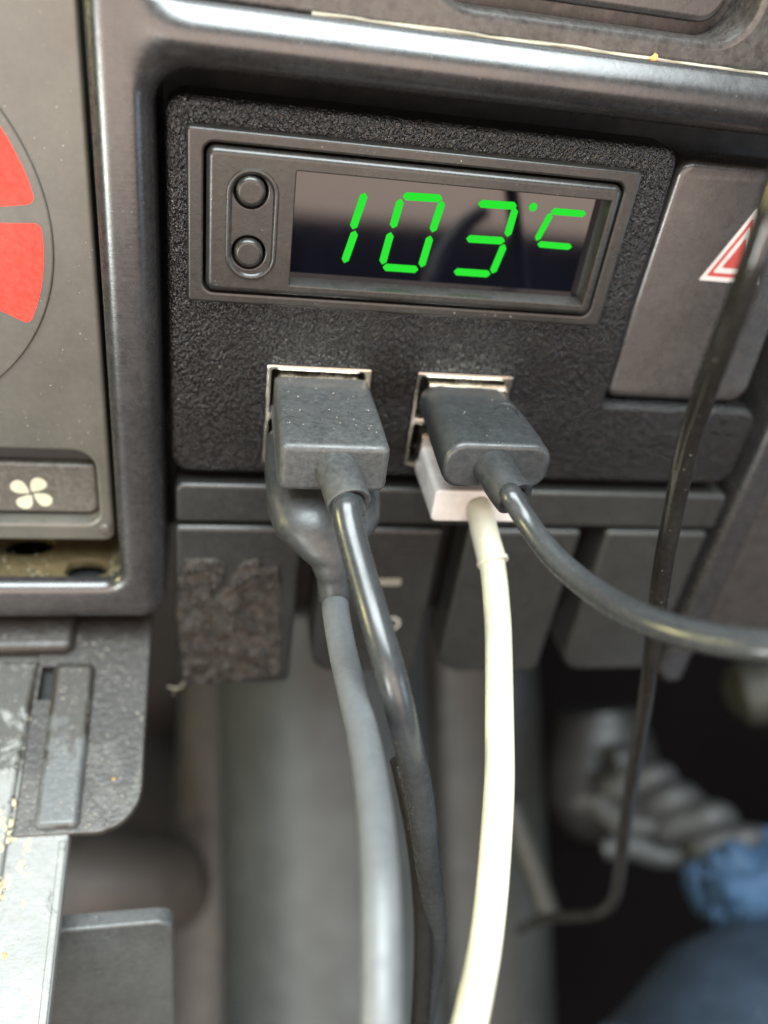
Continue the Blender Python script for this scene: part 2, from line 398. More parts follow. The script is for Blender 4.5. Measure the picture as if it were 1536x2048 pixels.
for i, (a, pl, b, pt, c, pc) in enumerate(prof):
    last = i >= len(prof) - 2
    ro_u = 0 if last else max(0, RO - a); ro_v = 0 if last else max(0, RO - c)
    f_ = b / 6.5; rt_u = (RT + a) * (1 - f_); rt_v = (RT + b) * (1 - f_)
    uu = UL - a; vb = VB - c; vt = VT - b
    pts = [(-75 + k * (uu - ro_u + 75 - .01) / 10, vb, pc) for k in range(10)]
    for t in [math.pi / 2 * k / 10 for k in range(11)]:
        pts.append((uu - ro_u + ro_u * math.sin(t), vb - ro_v + ro_v * math.cos(t), pc + (pl - pc) * math.sin(t)))
    v_hi = VT + 9
    pts += [(uu, vb - ro_v - (vb - ro_v - v_hi) * k / 10, pl) for k in range(1, 11)]
    v_c = vt + rt_v
    pts += [(uu, v_hi + (v_c - v_hi) * k / 12, pl + (pt - pl) * sstep((uu + 10.1) / 7.5) * sstep((VT + 6 - (v_hi + (v_c - v_hi) * k / 12)) / 6)) for k in range(1, 12)]
    for t in [math.pi / 2 * k / 14 for k in range(15)]:
        x_ = uu + rt_u - rt_u * math.cos(t); y_ = v_c - rt_v * math.sin(t)
        pts.append((x_, y_, pl + (pt - pl) * sstep((x_ + 10.1) / 7.5) * sstep((VT + 6 - y_) / 6)))
    x0 = uu + rt_u
    for k in range(1, 17):
        x_ = x0 + (8 - x0) * k / 16; pts.append((x_, vt, pl + (pt - pl) * sstep((x_ + 10.1) / 7.5)))
    pts += [(8 + k * 10, vt, pt) for k in range(1, 13)]
    cur = mb.ring(pts)
    if prevr: mb.bridge(prevr, cur, False)
    prevr = cur
make('top_rail_trim', mb.v, mb.f, M['trim'], parent=surround, angle=60)

# upper console (radio surround) above the rail
M['upper'] = plastic('brown_black_console_plastic', (.024, .020, .019), .25, bump=.01, bscale=1, dust=.15)
upper = thing('upper_console', (40, 9, 0), 'glossy dark console panel with a deep rounded recess above the top rail', 'console panel')
plate('panel_face', [(-9.9, -30), (140, -30), (140, 9.15), (-9.9, 9.15)], 1.9, -6, .5, M['upper'], holes=[rrect(20.0, -26, 57.6, 6.6, [1, 1, 4.2, 6], 10)], hb=.9, parent=upper)
plate('recess_floor', rrect(14, -28, 62, 8.5, 1), -4.5, -6.0, .2, M['upper'], parent=upper)
plate('recess_ledge', rrect(21.4, -26, 56.2, 5.3, [1, 1, 3, 4], 10), -2.4, -4.4, .8, M['hazard'], parent=upper)
# dusty crevice line along the rail's top edge
tube('dust_line', [(9, 9.05, 1.9), (30, 9.02, 2.0), (60, 9.05, 2.0), (95, 9.05, 2.05)], .19, M['dust'], wob=.9, n=60, seg=8, parent=upper)

# ---------------------------------------------------------------- dark cavity behind the dashboard
plate('dashboard_cavity', [(-80, -30), (140, -30), (140, 88), (-80, 88)], -16, -18, .3, M['black'], kind='structure')

# ---------------------------------------------------------------- heater control panel
heat = thing('heater_control_panel', (-35, 78, 0), 'grey brown heater control panel with red dial marks and a white fan symbol', 'heater panel')
slot = rrect(-90, 63.2, -15.9, 75.4, [.2, 3.0, 2.2, .2], 8)
hp = plate('panel_face', rrect(-95, -30, -14.0, 78.4, [.6, .6, 1.6, .6], 8), 1.0, -5, .55, M['heater'], holes=[slot], hb=.45, taper=.0, parent=heat)
# circle through three measured rim points of the dial
def circ3(a, b, c):
    ax_, ay_ = a; bx, by = b; cx, cy = c
    D = 2 * (ax_ * (by - cy) + bx * (cy - ay_) + cx * (ay_ - by))
    ux = ((ax_**2 + ay_**2) * (by - cy) + (bx**2 + by**2) * (cy - ay_) + (cx**2 + cy**2) * (ay_ - by)) / D
    uy = ((ax_**2 + ay_**2) * (cx - bx) + (bx**2 + by**2) * (ax_ - cx) + (cx**2 + cy**2) * (bx - ax_)) / D
    return ux, uy, math.hypot(ax_ - ux, ay_ - uy)
DU, DV, DR = circ3(P(0, 215, 1), P(108, 500, 1), P(0, 755, 1))
plate('dial_face', circle(DU, DV, DR, 128), 1.32, .9, .22, M['heater'], parent=heat)
M['ridge'] = plastic('sheen_tinted_dial_ridge', (.24, .22, .13), .4)  # yellowish reflection along the dial rim, put into the ridge colour
tube('dial_ridge', [(DU + (DR - .15) * math.cos(a), DV + (DR - .15) * math.sin(a), 1.12) for a in [math.radians(-80 + 160 * k / 40) for k in range(41)]], .13, M['ridge'], seg=8, n=3, parent=heat)
def sector(r0, r1, a0, a1, rc):
    pts = arc(DU, DV, r1, r1, a0, a1, 16) + arc(DU, DV, r0, r0, a1, a0, 16)
    # round the two outer corners
    c0, c1 = pts[0], pts[16]
    L_ = [pts[0]] + pts[2:15] + [pts[16]] + pts[17:]
    rad = [rc] + [0] * 13 + [rc] + [0] * 17
    return rpoly(L_, rad, 5)
def ang(px, py):
    q = P(px, py, 1.35); return math.atan2(q[1] - DV, q[0] - DU), math.hypot(q[0] - DU, q[1] - DV)
a_u1, _ = ang(62, 408); a_l0, _ = ang(78, 447); _, r_out = ang(87, 500); a_l1, _ = ang(62, 650)
for a0, a1 in ((a_u1 - math.radians(46), a_u1), (a_l0, a_l1)):
    sheet('red_mark', sector(r_out - 5.3, r_out, a0, a1, .9), 1.36, M['red'], parent=heat)
sheet('red_mark', sector(r_out - 12.5, r_out - 5.75, a_l0 + .03, a_l1 - .1, .5), 1.36, M['red'], parent=heat)
# slot with the fan button
fp = plate('fan_button', rrect(-92, 66.6, -16.2, 74.9, [.2, .6, 1.5, .2], 6), -.9, -4, .5, M['fan_plate'], parent=heat)
plate('slot_floor', rrect(-94, 62.9, -15.7, 75.9, 1), -2.2, -4.9, .2, M['shaft'], parent=heat)
fx, fy = P(63, 987, -.85)
petal = [(.30, -.05), (1.1, -.32), (2.0, -.42), (2.75, -.15), (3.1, .5), (2.95, 1.3), (2.35, 1.85), (1.6, 1.8), (1.0, 1.25), (.55, .6)]
for k in range(4):
    a = math.radians(-90 + 14 + 90 * k)
    sp = cr([Vector((*q, 0)) for q in petal + petal[:1]], 4)[:-1]
    pts = [(fx + .92 * (q.x * math.cos(a) - q.y * math.sin(a)), fy + .92 * (q.x * math.sin(a) + q.y * math.cos(a))) for q in sp]
    sheet('fan_symbol_blade', pts, -.86, M['cream'], parent=heat)
plate('corner_peg', circle(*P(210, 1057, 1.2), .75, 24), 1.5, .6, .25, M['heater'], parent=heat)
# grimy strip with round holes below the heater unit
def onv(px, py, v):
    a, b, c = ray(px, py); t = v / b; return (t * a, H - t * c)
def ledge(a, b, h): return (a, 84.6 - h, b)
def oval(px, py, rx, ry):
    c = onv(px, py, 84.6); return [(c[0] + rx * math.cos(t) * (1 + .10 * math.sin(3 * t + 1)), c[1] + ry * math.sin(t) * (1 + .08 * math.cos(2 * t))) for t in [2 * math.pi * k / 30 for k in range(30)]]
plate('grimy_ledge', [(-80, -13), (-13.0, -13), (-13.0, 3.0), (-80, 3.0)], 0, -1.5, .2, M['grime'], holes=[oval(58, 1088, 3.4, 2.9), oval(172, 1136, 3.1, 2.3), oval(-90, 1120, 3, 2)], hb=.2, xf=ledge,
      label='grimy brown ledge with oval holes under the heater panel', cat='ledge')
plate('ledge_underside', [(-80, -13), (-12.0, -13), (-12.0, 2.0), (-80, 2.0)], -3.4, -4, .1, M['black'], xf=ledge, label='black gap seen through the holes of the grimy ledge', cat='panel')
# ---------------------------------------------------------------- grained insert panel
ins = rpoly([(-6, 18.2), (55.0, 18.2), (55.4, 53.3), (80.8, 53.3), (80.8, 66.9), (-6, 66.9)], [2.4, 2.2, 1.0, 2.6, 3.2, 2.6], 8)
P1 = (6.5, 49.5, 20.7, 64.9); P2 = (26.8, 49.5, 40.7, 64.9)
plate('switch_insert_panel', ins, 0, -5, .95, M['grain'], holes=[rrect(*P1, .15, 2), rrect(*P2, .15, 2), rrect(-3.5, 21.1, 50.0, 40.8, .4, 2)], hb=.12, nb=5,
      label='black leather-grained plastic panel holding the green display and two USB ports', cat='panel')

# ---------------------------------------------------------------- temperature display
disp = thing('temperature_display', (23, 41, 0), 'small temperature display with glowing green 103 degree digits and two buttons', 'display')
B = (-3.6, 21.0, 50.1, 40.9)
plate('outer_bezel', rrect(*B, .5, 4), 1.6, -3, .35, M['module'], holes=[rrect(-1.75, 22.45, 48.25, 39.55, 1.2, 6)], hb=.3, parent=disp)
WIN = rrect(8.5, 24.5, 46.75, 37.85, .15, 3)
btn = [P(502, 382, 2.1), P(497, 505, 2.1)]
plate('inner_bezel', rrect(-1.45, 22.75, 47.95, 39.25, 1.1, 6), 2.15, -1.2, .7, M['module'], holes=[WIN, circle(*btn[0], 2.0), circle(*btn[1], 2.0)], hb=.12, taper=.3, parent=disp)
# raised oval moulding round the buttons
mb = MB(); base = rrect(.75, 24.6, 6.75, 37.5, 2.95, 12); prev = None
for off, h in [(0, 2.10), (.12, 2.36), (.3, 2.42), (.5, 2.36), (.75, 2.10)]:
    cur = mb.ring([(a, b, h) for a, b in inset(base, off)])
    if prev: mb.bridge(prev, cur)
    prev = cur
make('button_surround', mb.v, mb.f, M['module'], parent=disp)
for b_ in btn: plate('button', circle(*b_, 1.68, 40), 2.75, 0, .5, M['module'], parent=disp, nb=5)
SP = -.25
scr = plate('screen', rrect(8.0, 24.0, 47.6, 38.4, .3, 2), SP, -2, .1, M['screen'], parent=disp)
def seg(ax_, ay_, bx, by, wd=.82, nm='digit', cham=.42):
    a = Vector(P(ax_, ay_, SP)); b = Vector(P(bx, by, SP)); t = (b - a).normalized(); s_ = Vector((-t.y, t.x)) * wd / 2; c = cham
    return [tuple(a), tuple(a + t * c + s_), tuple(b - t * c + s_), tuple(b), tuple(b - t * c - s_), tuple(a + t * c - s_)]
def digit(name, segs, wd=.93):
    mb = MB()
    for s_ in segs:
        lp = rpoly(seg(*s_, wd=wd), .10, 2)
        a = mb.ring([(x, y, SP + .05) for x, y in lp]); b = mb.ring([(x, y, SP - .02) for x, y in lp]); mb.fill([a]); mb.bridge(a, b)
    return make(name, mb.v, mb.f, M['green'], parent=scr, smooth=False)
digit('digit_one', [(730, 385, 705, 459), (711, 461, 688, 526)])
digit('digit_zero', [(805, 392, 885, 397), (802, 397, 785, 457), (885, 401, 864, 465), (782, 464, 764, 529), (861, 471, 842, 535), (765, 534, 837, 539)])
digit('digit_three', [(956, 407, 1034, 412), (1031, 415, 1014, 474), (932, 477, 1010, 482), (1009, 488, 984, 547), (907, 543, 981, 548)])
digit('letter_c', [(1101, 422, 1172, 428), (1103, 425, 1072, 482), (1074, 488, 1144, 494)], wd=.80)
sheet('degree_mark', circle(*P(1066, 414, SP), .52, 24), SP + .05, M['green'], parent=scr)

# ---------------------------------------------------------------- USB ports
def port(b, lab):
    t = thing('usb_port', ((b[0] + b[2]) / 2, b[3], 0), lab, 'usb port', 'double USB ports in the grained panel')
    u0, v0, u1, v1 = b[0] + .12, b[1] + .12, b[2] - .12, b[3] - .12; vm = (v0 + v1) / 2; th = .55
    plate('metal_shell', rrect(u0, v0, u1, v1, .3, 3), .12, -11, .12, M['nickel'],
          holes=[rrect(u0 + th, v0 + th, u1 - th - .5, vm - .45, .4, 3), rrect(u0 + th, vm + .45, u1 - th - .5, v1 - th, .4, 3)], hb=.15, nb=2, parent=t)
    for a, b_ in ((v0 + th, vm - .45), (vm + .45, v1 - th)):
        box('socket_back', u0 + th, a, -11.2, u1 - th, b_, -8.5, M['black'], parent=t)
        box('contact_tongue', u0 + 2, a + 1.2, -8.4, u1 - 2, a + 2.9, -2, M['black'], parent=t)
    return t
port(P1, 'nickel-edged double USB port filled by two black plugs')
port(P2, 'nickel-edged double USB port holding one black and one white plug')

# ---------------------------------------------------------------- plugs and cords
def shell(t, u0, u1, v0, v1):
    plug('plug_shell', u0, u1, v0, v1, -7, 2.0, .25, .1, M['nickel'], parent=t)
# 1: square-edged black plug, top of left port
t = thing('usb_cable', (13.5, 56, 10), 'black USB cable with the square-edged dusty plug in the left port\'s upper slot', 'usb cable')
shell(t, 8.0, 18.9, 50.7, 55.2)
plug('plug_body', 7.2, 20.0, 49.6, 56.0, 1.0, 20.0, .95, .85, M['plug'], back=(7.5, 19.9, 50.5, 55.9), parent=t)
plate('mould_seam', rrect(7.12, 1.5, 20.08, 19.95, .9, 6), 0, -.14, .05, M['plug'], xf=lambda a, b, h: (a, 54.6 - h, b), parent=t)
tube('strain_relief', [(13.9, 52.9, 19.6), (14.1, 52.9, 21.5), (14.4, 53.0, 24.0), (14.7, 53.4, 25.9)], [2.55, 2.5, 2.5, 2.5], M['plug'], seg=32, socket=(1.6, 1.75), parent=t)
c1 = [(14.5, 53.2, 24.5), (14.9, 53.7, 26.7), Z(692, 1012, 92.0), Z(700, 1060, 91.5), Z(722, 1140, 90), Z(752, 1245, 88), Z(788, 1370, 87.5), Z(815, 1480, 91), Z(838, 1580, 96), Z(850, 1670, 101), Z(858, 1740, 106), Z(866, 1800, 112), Z(872, 1870, 118), Z(862, 1950, 124), Z(842, 2060, 128), Z(820, 2200, 135)]
tube('cord', c1, 1.62, M['cord'], seg=28, parent=t)
# 2: rounded black plug, bottom of left port
t = thing('usb_cable', (13.5, 66, 10), 'grey-looking USB cable with a rounded drooping plug in the left port\'s lower slot', 'usb cable')
shell(t, 8.0, 18.9, 58.6, 63.1)
sweep('plug_body', [(13.5, 60.9, 1, 6.3, 3.3, 3.2), (13.5, 61.0, 3, 6.9, 3.8, 3.2), (13.6, 61.3, 9, 7.1, 4.0, 3.2), (13.8, 61.9, 14, 7.2, 4.2, 3.0), (14.1, 63.0, 17.4, 6.6, 3.9, 2.6), (14.4, 64.6, 19.4, 4.6, 3.1, 2.3), (14.7, 66.3, 20.5, 2.8, 2.5, 2.0), (15.0, 68.3, 21.2, 2.2, 2.15, 2.0), (15.25, 71.0, 21.9, 2.1, 2.1, 2.0)], M['plug2'], parent=t)
c2 = [(15.0, 69.0, 21.5), (15.3, 71.2, 22.1), Z(672, 1225, 104), Z(685, 1300, 99), Z(705, 1385, 93), Z(728, 1480, 86), Z(747, 1600, 79), Z(758, 1720, 74), Z(762, 1830, 71), Z(763, 1930, 69), Z(762, 2060, 67), Z(762, 2250, 66)]
tube('cord', c2, 1.68, M['cord_grey'], seg=28, parent=t)
# 3: rounded black plug, top of right port
t = thing('usb_cable', (33, 55, 10), 'black USB cable with rounded plug in the right port\'s upper slot, cord curving right', 'usb cable')
shell(t, 28.4, 39.4, 50.7, 55.2)
mbp = plug('plug_body', 26.4, 39.7, 48.4, 54.7, 1.6, 20.5, 2.5, .7, M['plug2'], back=(27.3, 39.3, 50.6, 55.2), parent=t)
tube('embossed_mark', [(36.2 + 1.5 * math.cos(a), 48.72, 11.5 + 1.9 * math.sin(a)) for a in [math.radians(200 + 25 * k) for k in range(9)]], .09, M['plug2'], seg=8, n=3, parent=t)
tube('strain_relief', [(32.6, 51.6, 20.0), (32.8, 51.7, 22.0), (33.3, 52.0, 24.2), (33.9, 52.3, 25.8)], [2.5, 2.4, 2.4, 2.4], M['plug2'], seg=32, socket=(1.6, 1.4), parent=t)
c3 = [(33.4, 52.0, 24.4), (34.3, 52.6, 26.6), Z(1018, 985, 93), Z(1052, 1040, 92.5), Z(1100, 1105, 90), Z(1165, 1165, 86), Z(1245, 1217, 81), Z(1335, 1255, 77), Z(1430, 1279, 74), Z(1545, 1293, 71), Z(1680, 1290, 69)]
tube('cord', c3, [1.22, 1.25, 1.35, 1.42, 1.45], M['cord'], seg=28, parent=t)
# 4: white plug, bottom of right port
t = thing('usb_cable', (34.5, 66, 8), 'white USB cable hanging straight down from the right port\'s lower slot', 'usb cable')
shell(t, 28.6, 39.6, 58.6, 63.1)
plug('plug_body', 28.6, 40.9, 60.2, 65.3, .6, 12.9, .75, .35, M['white'], parent=t)
tube('strain_relief', [(34.8, 62.6, 12.3), Z(960, 1022, 113.3), Z(968, 1060, 112.7), Z(977, 1095, 112), Z(985, 1124, 111.3)], [1.75, 1.8, 1.85, 1.9, 1.95], M['white_cord'], seg=32, parent=t)
tube('relief_lip', [Z(984, 1119, 111.4), Z(986.5, 1127, 111.2)], 2.12, M['white_cord'], seg=32, parent=t)
c4 = [Z(982, 1112, 111.6), Z(989, 1160, 110.2), Z(996, 1250, 106.8), Z(998, 1350, 103), Z(999, 1450, 99), Z(999, 1560, 95), Z(992, 1680, 91), Z(984, 1780, 89), Z(971, 1890, 86), Z(952, 1990, 82), Z(930, 2090, 79), Z(900, 2250, 76)]
tube('cord', c4, 1.72, M['white_cord'], seg=28, parent=t)
# second thin black wire joining the first cord low down
tube('black_wire', [Z(800, 1520, 106), Z(826, 1640, 108), Z(840, 1740, 110), Z(846, 1830, 114), Z(846, 1930, 117), Z(838, 2060, 121), Z(820, 2200, 126)], 1.35, M['cord_gloss'], seg=20,
     label='thin black wire hanging beside the left USB cord near the bottom', cat='wire')
# 5: long loose cord on the right
tube('loose_black_cord', [Z(1660, 60, 66), Z(1605, 230, 66), Z(1548, 400, 68), Z(1490, 570, 72), Z(1440, 700, 77), Z(1402, 805, 83), Z(1372, 905, 89), Z(1350, 1010, 95), Z(1328, 1120, 101), Z(1312, 1240, 110), Z(1300, 1340, 117), Z(1287, 1430, 126), Z(1268, 1540, 138), Z(1250, 1650, 150), Z(1240, 1740, 160), Z(1228, 1800, 168), Z(1195, 1828, 176), Z(1140, 1834, 182), Z(1085, 1838, 190), Z(1040, 1860, 200)],
     1.18, M['cord_gloss'], seg=24, label='long glossy black cord hanging loose in front of the hazard switch', cat='cord', wob=.03)

# ---------------------------------------------------------------- hazard switch
hz = thing('hazard_switch', (66, 53, 0), 'worn grey brown hazard warning switch with a red and white triangle', 'switch')
hl = rpoly([(55.9, 19.6), (78.2, 19.6), (78.2, 52.7), (55.9, 52.7)], [2.0, 2.0, 3.0, 1.5], 8)
def hzx(a, b, h): return (a, b, h + (0.0 if b < 40 else (b - 40) * .10) + (.03 * (40 - b) if b < 40 else 0))
mb = MB(); base = inset(hl, 0); prev = mb.ring([(a, b, -8) for a, b in base])
for j in range(6):
    ph = math.pi / 2 * j / 5; cur = mb.ring([(a, b, -1.8 - 1.0 + math.sin(ph)) for a, b in inset(base, 1.0 * (1 - math.cos(ph)))]); mb.bridge(prev, cur); prev = cur
mb.fill([prev])
o = make('rocker', mb.v, mb.f, M['hazard'], parent=hz, xf=flat)
bm = bmesh.new(); bm.from_mesh(o.data)
org = Vector(hz['_o'])
bmesh.ops.bisect_plane(bm, geom=bm.verts[:] + bm.edges[:] + bm.faces[:], plane_co=Vector((0, 0, -.040)) - org, plane_no=(0, 0, 1))
for v in bm.verts:
    b_ = -(v.co.z + org.z) / MM; pp = -(v.co.y + org.y) / MM
    if pp > -4: v.co.y -= ((b_ - 40) * .06 if b_ > 40 else (40 - b_) * .035) * MM
bm.to_mesh(o.data); bm.free(); o.data.set_sharp_from_angle(angle=math.radians(25))
def tri(s_, dp, mat):
    c = Vector((68.6, 31.2)); pts = [(64.05, 34.55), (68.55, 24.3), (73.1, 34.55)]
    g = [tuple(c + (Vector(q) - c) * s_) for q in pts]
    mb = MB(); f_ = lambda x, y: (x, y, -1.8 + (40 - y) * .035 + dp)
    a = mb.ring([f_(x, y) for x, y in rpoly(g, .15, 3)]); b2 = mb.ring([(q[0], q[1], q[2] - .04) for q in mb.v]); mb.fill([a]); mb.bridge(a, b2)
    return make('warning_triangle', mb.v, mb.f, mat, parent=hz, smooth=False)
tri(1.0, .03, M['hwhite']); tri(.80, .05, M['hred']); tri(.64, .07, M['hwhite']); tri(.42, .09, M['hred'])

# ---------------------------------------------------------------- switch row
plate('switch_top_strip', rrect(-5.5, 68.9, 81.6, 75.6, [1.2, .9, .6, .6], 5), -.1, -8, .55, M['dark'], label='narrow dark plastic strip above the row of rocker switches', cat='trim strip')
plate('switch_bay_back', [(14, 76), (82, 76), (82, 101), (14, 101)], -9, -10.5, .3, M['shaft'], label='black backing plate behind the row of rocker switches', cat='backing plate')
sw = [(-5.7, 13.2, 110.2, 'leftmost lower switch, a blank covered in torn brown adhesive residue'),
      (16.6, 35.3, 107.8, 'lower rocker switch with line and circle marks behind the left cords'),
      (39.3, 58.4, 108.4, 'blank lower switch directly behind the white cord'),
      (62.8, 81.0, 108.6, 'blank lower switch at the right end behind the loose black cord')]
for i, (a, b, c, lab) in enumerate(sw):
    t = thing('rocker_switch', ((a + b) / 2, c, -3), lab, 'switch', 'row of rocker switches under the strip')
    lp = rpoly([(a, 76.4), (b, 76.4), (b, c), (a, c)], [.8, .8, 1.6, (1.6 if i == 0 else 4.5)], 8)
    plate('rocker', lp, 0, -9 if i else -6, .75, M['dark'], parent=t)
    if i: 
        box('rocker_base', a + 1.0, 77.5, -12, b - .8, c - 7, -9.05, M['shaft'], parent=t)
    if i == 1:
        q = [P(762, 1158, .03), P(803, 1170, .03)]
        sheet('on_mark', rrect(P(748, 1157, 0)[0], P(780, 1157, 0)[1], P(803, 1160, 0)[0], P(780, 1171, 0)[1], .35, 4), .03, M['mark_dim'], parent=t)
        cc = P(787, 1247, 0); mb = MB(); ro = mb.ring([(x, y, .03) for x, y in circle(cc[0] - .35, cc[1], 1.45, 36)]); ri = mb.ring([(x, y, .03) for x, y in circle(cc[0] - .35, cc[1], 1.05, 36)]); mb.bridge(ro, ri)
        ro2 = mb.ring([(x, y, 0) for x, y in circle(cc[0] - .35, cc[1], 1.45, 36)]); mb.bridge(ro, ro2)
        make('off_mark', mb.v, mb.f, M['mark'], parent=t)

# adhesive residue: torn irregular patch with real relief
outl = [(370, 1122), (392, 1119), (415, 1120), (432, 1121), (447, 1127), (450, 1144), (440, 1162), (430, 1172), (420, 1190), (428, 1196), (446, 1183), (458, 1168), (467, 1153), (478, 1137), (488, 1126), (502, 1122), (516, 1120), (522, 1128), (525, 1138), (540, 1134), (557, 1133), (559, 1150), (561, 1180), (558, 1215), (559, 1258), (560, 1300), (559, 1337), (545, 1345), (527, 1350), (514, 1358), (500, 1355), (483, 1363), (460, 1360), (430, 1364), (400, 1361), (372, 1362), (363, 1345), (366, 1328), (362, 1300), (358, 1265), (354, 1232), (358, 1200), (355, 1167), (362, 1142)]
ol = [Vector(P(x, y, .3)) for x, y in outl]
def inside(q, L_):
    c = False
    for i in range(len(L_)):
        a, b = L_[i - 1], L_[i]
        if (a.y > q.y) != (b.y > q.y) and q.x < (b.x - a.x) * (q.y - a.y) / (b.y - a.y) + a.x: c = not c
    return c
def dist(q, L_):
    m_ = 1e9
    for i in range(len(L_)):
        a, b = L_[i - 1], L_[i]; ab = b - a; t_ = max(0, min(1, (q - a).dot(ab) / max(1e-9, ab.length_squared))); m_ = min(m_, (q - a - ab * t_).length)
    return m_
tears = [(Vector(P(*a_, .3)), Vector(P(*b_, .3)), g_) for a_, b_, g_ in [((424, 1200), (470, 1172), .30), ((470, 1172), (522, 1140), .38), ((497, 1160), (472, 1225), .25), ((472, 1225), (466, 1262), .30), ((385, 1270), (402, 1258), .3), ((520, 1315), (552, 1325), .25), ((450, 1348), (478, 1350), .3)]]
st_ = .085
u0 = min(q.x for q in ol) - .3; v0 = min(q.y for q in ol) - .3; nu = int((max(q.x for q in ol) + .3 - u0) / st_); nv = int((max(q.y for q in ol) + .3 - v0) / st_)
verts = []; faces = []; idx = {}
for j in range(nv + 1):
    for i in range(nu + 1):
        q = Vector((u0 + i * st_, v0 + j * st_)); wq = q + Vector((noise.noise(Vector((q.x * 1.3, q.y * 1.3, 3))), noise.noise(Vector((q.x * 1.3, q.y * 1.3, 9))))) * .28
        dd = dist(wq, ol) * (1 if inside(wq, ol) else -1)
        wx = q.x + 1.6 * noise.noise(Vector((q.x * .45, q.y * .45, 20))); wy = q.y + 1.6 * noise.noise(Vector((q.x * .45, q.y * .45, 31)))
        r1 = 1 - abs(noise.noise(Vector((wx * 2.4 + wy * .6, wy * 1.0, 2)))) * 2.2
        r2 = 1 - abs(noise.noise(Vector((wx * 5.2 - wy * 1.8, wy * 2.6 + wx * .9, 6)))) * 2.2
        r3 = noise.noise(Vector((wx * 7.5, wy * 4.0, 11)))
        n_a = noise.noise(Vector((q.x * .33, q.y * .33, 0)))
        h = .22 + .30 * n_a + .34 * max(0, r1) ** 3 * (.7 + n_a) + .24 * max(0, r2) ** 2 + .13 * r3 - .16
        for (ga, gb, gw) in tears:
            ab = gb - ga; t_ = max(0, min(1, (wq - ga).dot(ab) / ab.length_squared)); dg = (wq - ga - ab * t_).length
            if dg < gw: h -= .45 * (1 - dg / gw)
            elif dg < gw * 2.2: h += .22 * (1 - (dg - gw) / (gw * 1.2))
        h = max(h * 2.9 - .22, .03) * min(1, max(0, dd) / .22 + .15)
        if dd > 0: h += .02
        if dd <= 0: h = -.15
        idx[i, j] = len(verts); verts.append((q.x, q.y, h + .02))
for j in range(nv):
    for i in range(nu):
        f_ = (idx[i, j], idx[i + 1, j], idx[i + 1, j + 1], idx[i, j + 1])
        if max(verts[k][2] for k in f_) > -.1: faces.append(f_)
make('adhesive_residue', verts, faces, M['residue'], angle=180, label='torn patch of rough brown adhesive residue on the leftmost lower switch', cat='glue residue')
# frayed fibre at the lower left of the patch
fib = thing('glue_fibre', (-6, 109, .4), 'tiny pale frayed fibre at the lower left corner of the residue patch', 'fibre')
tube('strand', [(*P(372, 1350, .5), .4), (*P(366, 1368, .6), .8), (*P(352, 1374, .6), .9), (*P(335, 1371, .6), .8)], .09, M['dust'], seg=6, parent=fib)
tube('strand', [(*P(352, 1374, .6), .9), (*P(348, 1384, .6), .7), (*P(347, 1390, .6), .6)], .08, M['dust'], seg=6, parent=fib)

# ---------------------------------------------------------------- right-hand dash pillar
pl = rpoly([(83.0, 40), (88.6, 40), (88.6, 112), (85.2, 112), (83.0, 109)], [1.2, 1.2, 1, 1, 1], 5)
plate('side_pillar', pl, .6, -12, 1.1, M['trim'], label='dark narrow pillar of dashboard trim to the right of the switches', cat='dashboard pillar')
plate('side_trim_panel', rpoly([(90.3, 30), (135, 30), (135, 104), (90.3, 104)], 2), -2.5, -10, 1.5, M['bg_brown'], label='brown trim panel beyond the dark pillar at the right edge', cat='trim panel')

# ---------------------------------------------------------------- sloping console, lower left
def S(a, s, h): return (a, 97 + .3134 * s - .9496 * h, .9496 * s + .3134 * h)
tray = thing('sloping_console', (-20, 112, 45), 'dusty grey sloping console with ridges, a tab and a small slot at lower left', 'console')
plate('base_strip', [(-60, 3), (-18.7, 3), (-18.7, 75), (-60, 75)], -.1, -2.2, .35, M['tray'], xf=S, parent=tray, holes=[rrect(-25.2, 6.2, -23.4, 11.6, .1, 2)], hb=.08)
plate('side_tab', rpoly([(-26, -6), (-9.5, -6), (-9.4, 31.2), (-26, 31.2)], [.3, .3, 6.2, .3], 12), .25, -1.2, .3, M['tray_dirty_shaded'], xf=S, parent=tray, holes=[rrect(-25.2, 6.2, -23.4, 11.6, .1, 2)], hb=.08)
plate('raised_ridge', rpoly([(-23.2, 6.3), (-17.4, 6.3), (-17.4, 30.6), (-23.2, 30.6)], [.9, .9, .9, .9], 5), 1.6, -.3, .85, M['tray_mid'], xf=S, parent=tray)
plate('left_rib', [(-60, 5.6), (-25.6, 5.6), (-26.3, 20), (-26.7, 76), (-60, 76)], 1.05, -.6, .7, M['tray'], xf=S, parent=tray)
plate('rear_block', rpoly([(-60, -8), (-20.8, -8), (-20.8, 4.4), (-60, 4.4)], [.4, .4, 1.5, .4], 6), 2.6, -1.2, 1.2, M['tray_dirty_shaded'], xf=S, parent=tray)
plate('edge_bead', [(-19.9, 32), (-18.9, 32), (-18.9, 75), (-19.9, 75)], .12, -.3, .2, M['tray'], xf=S, parent=tray)
plate('slot_shadow_box', rrect(-26, 5.4, -22.6, 12.4, .3), -2.25, -3.5, .1, M['black'], xf=S, parent=tray)
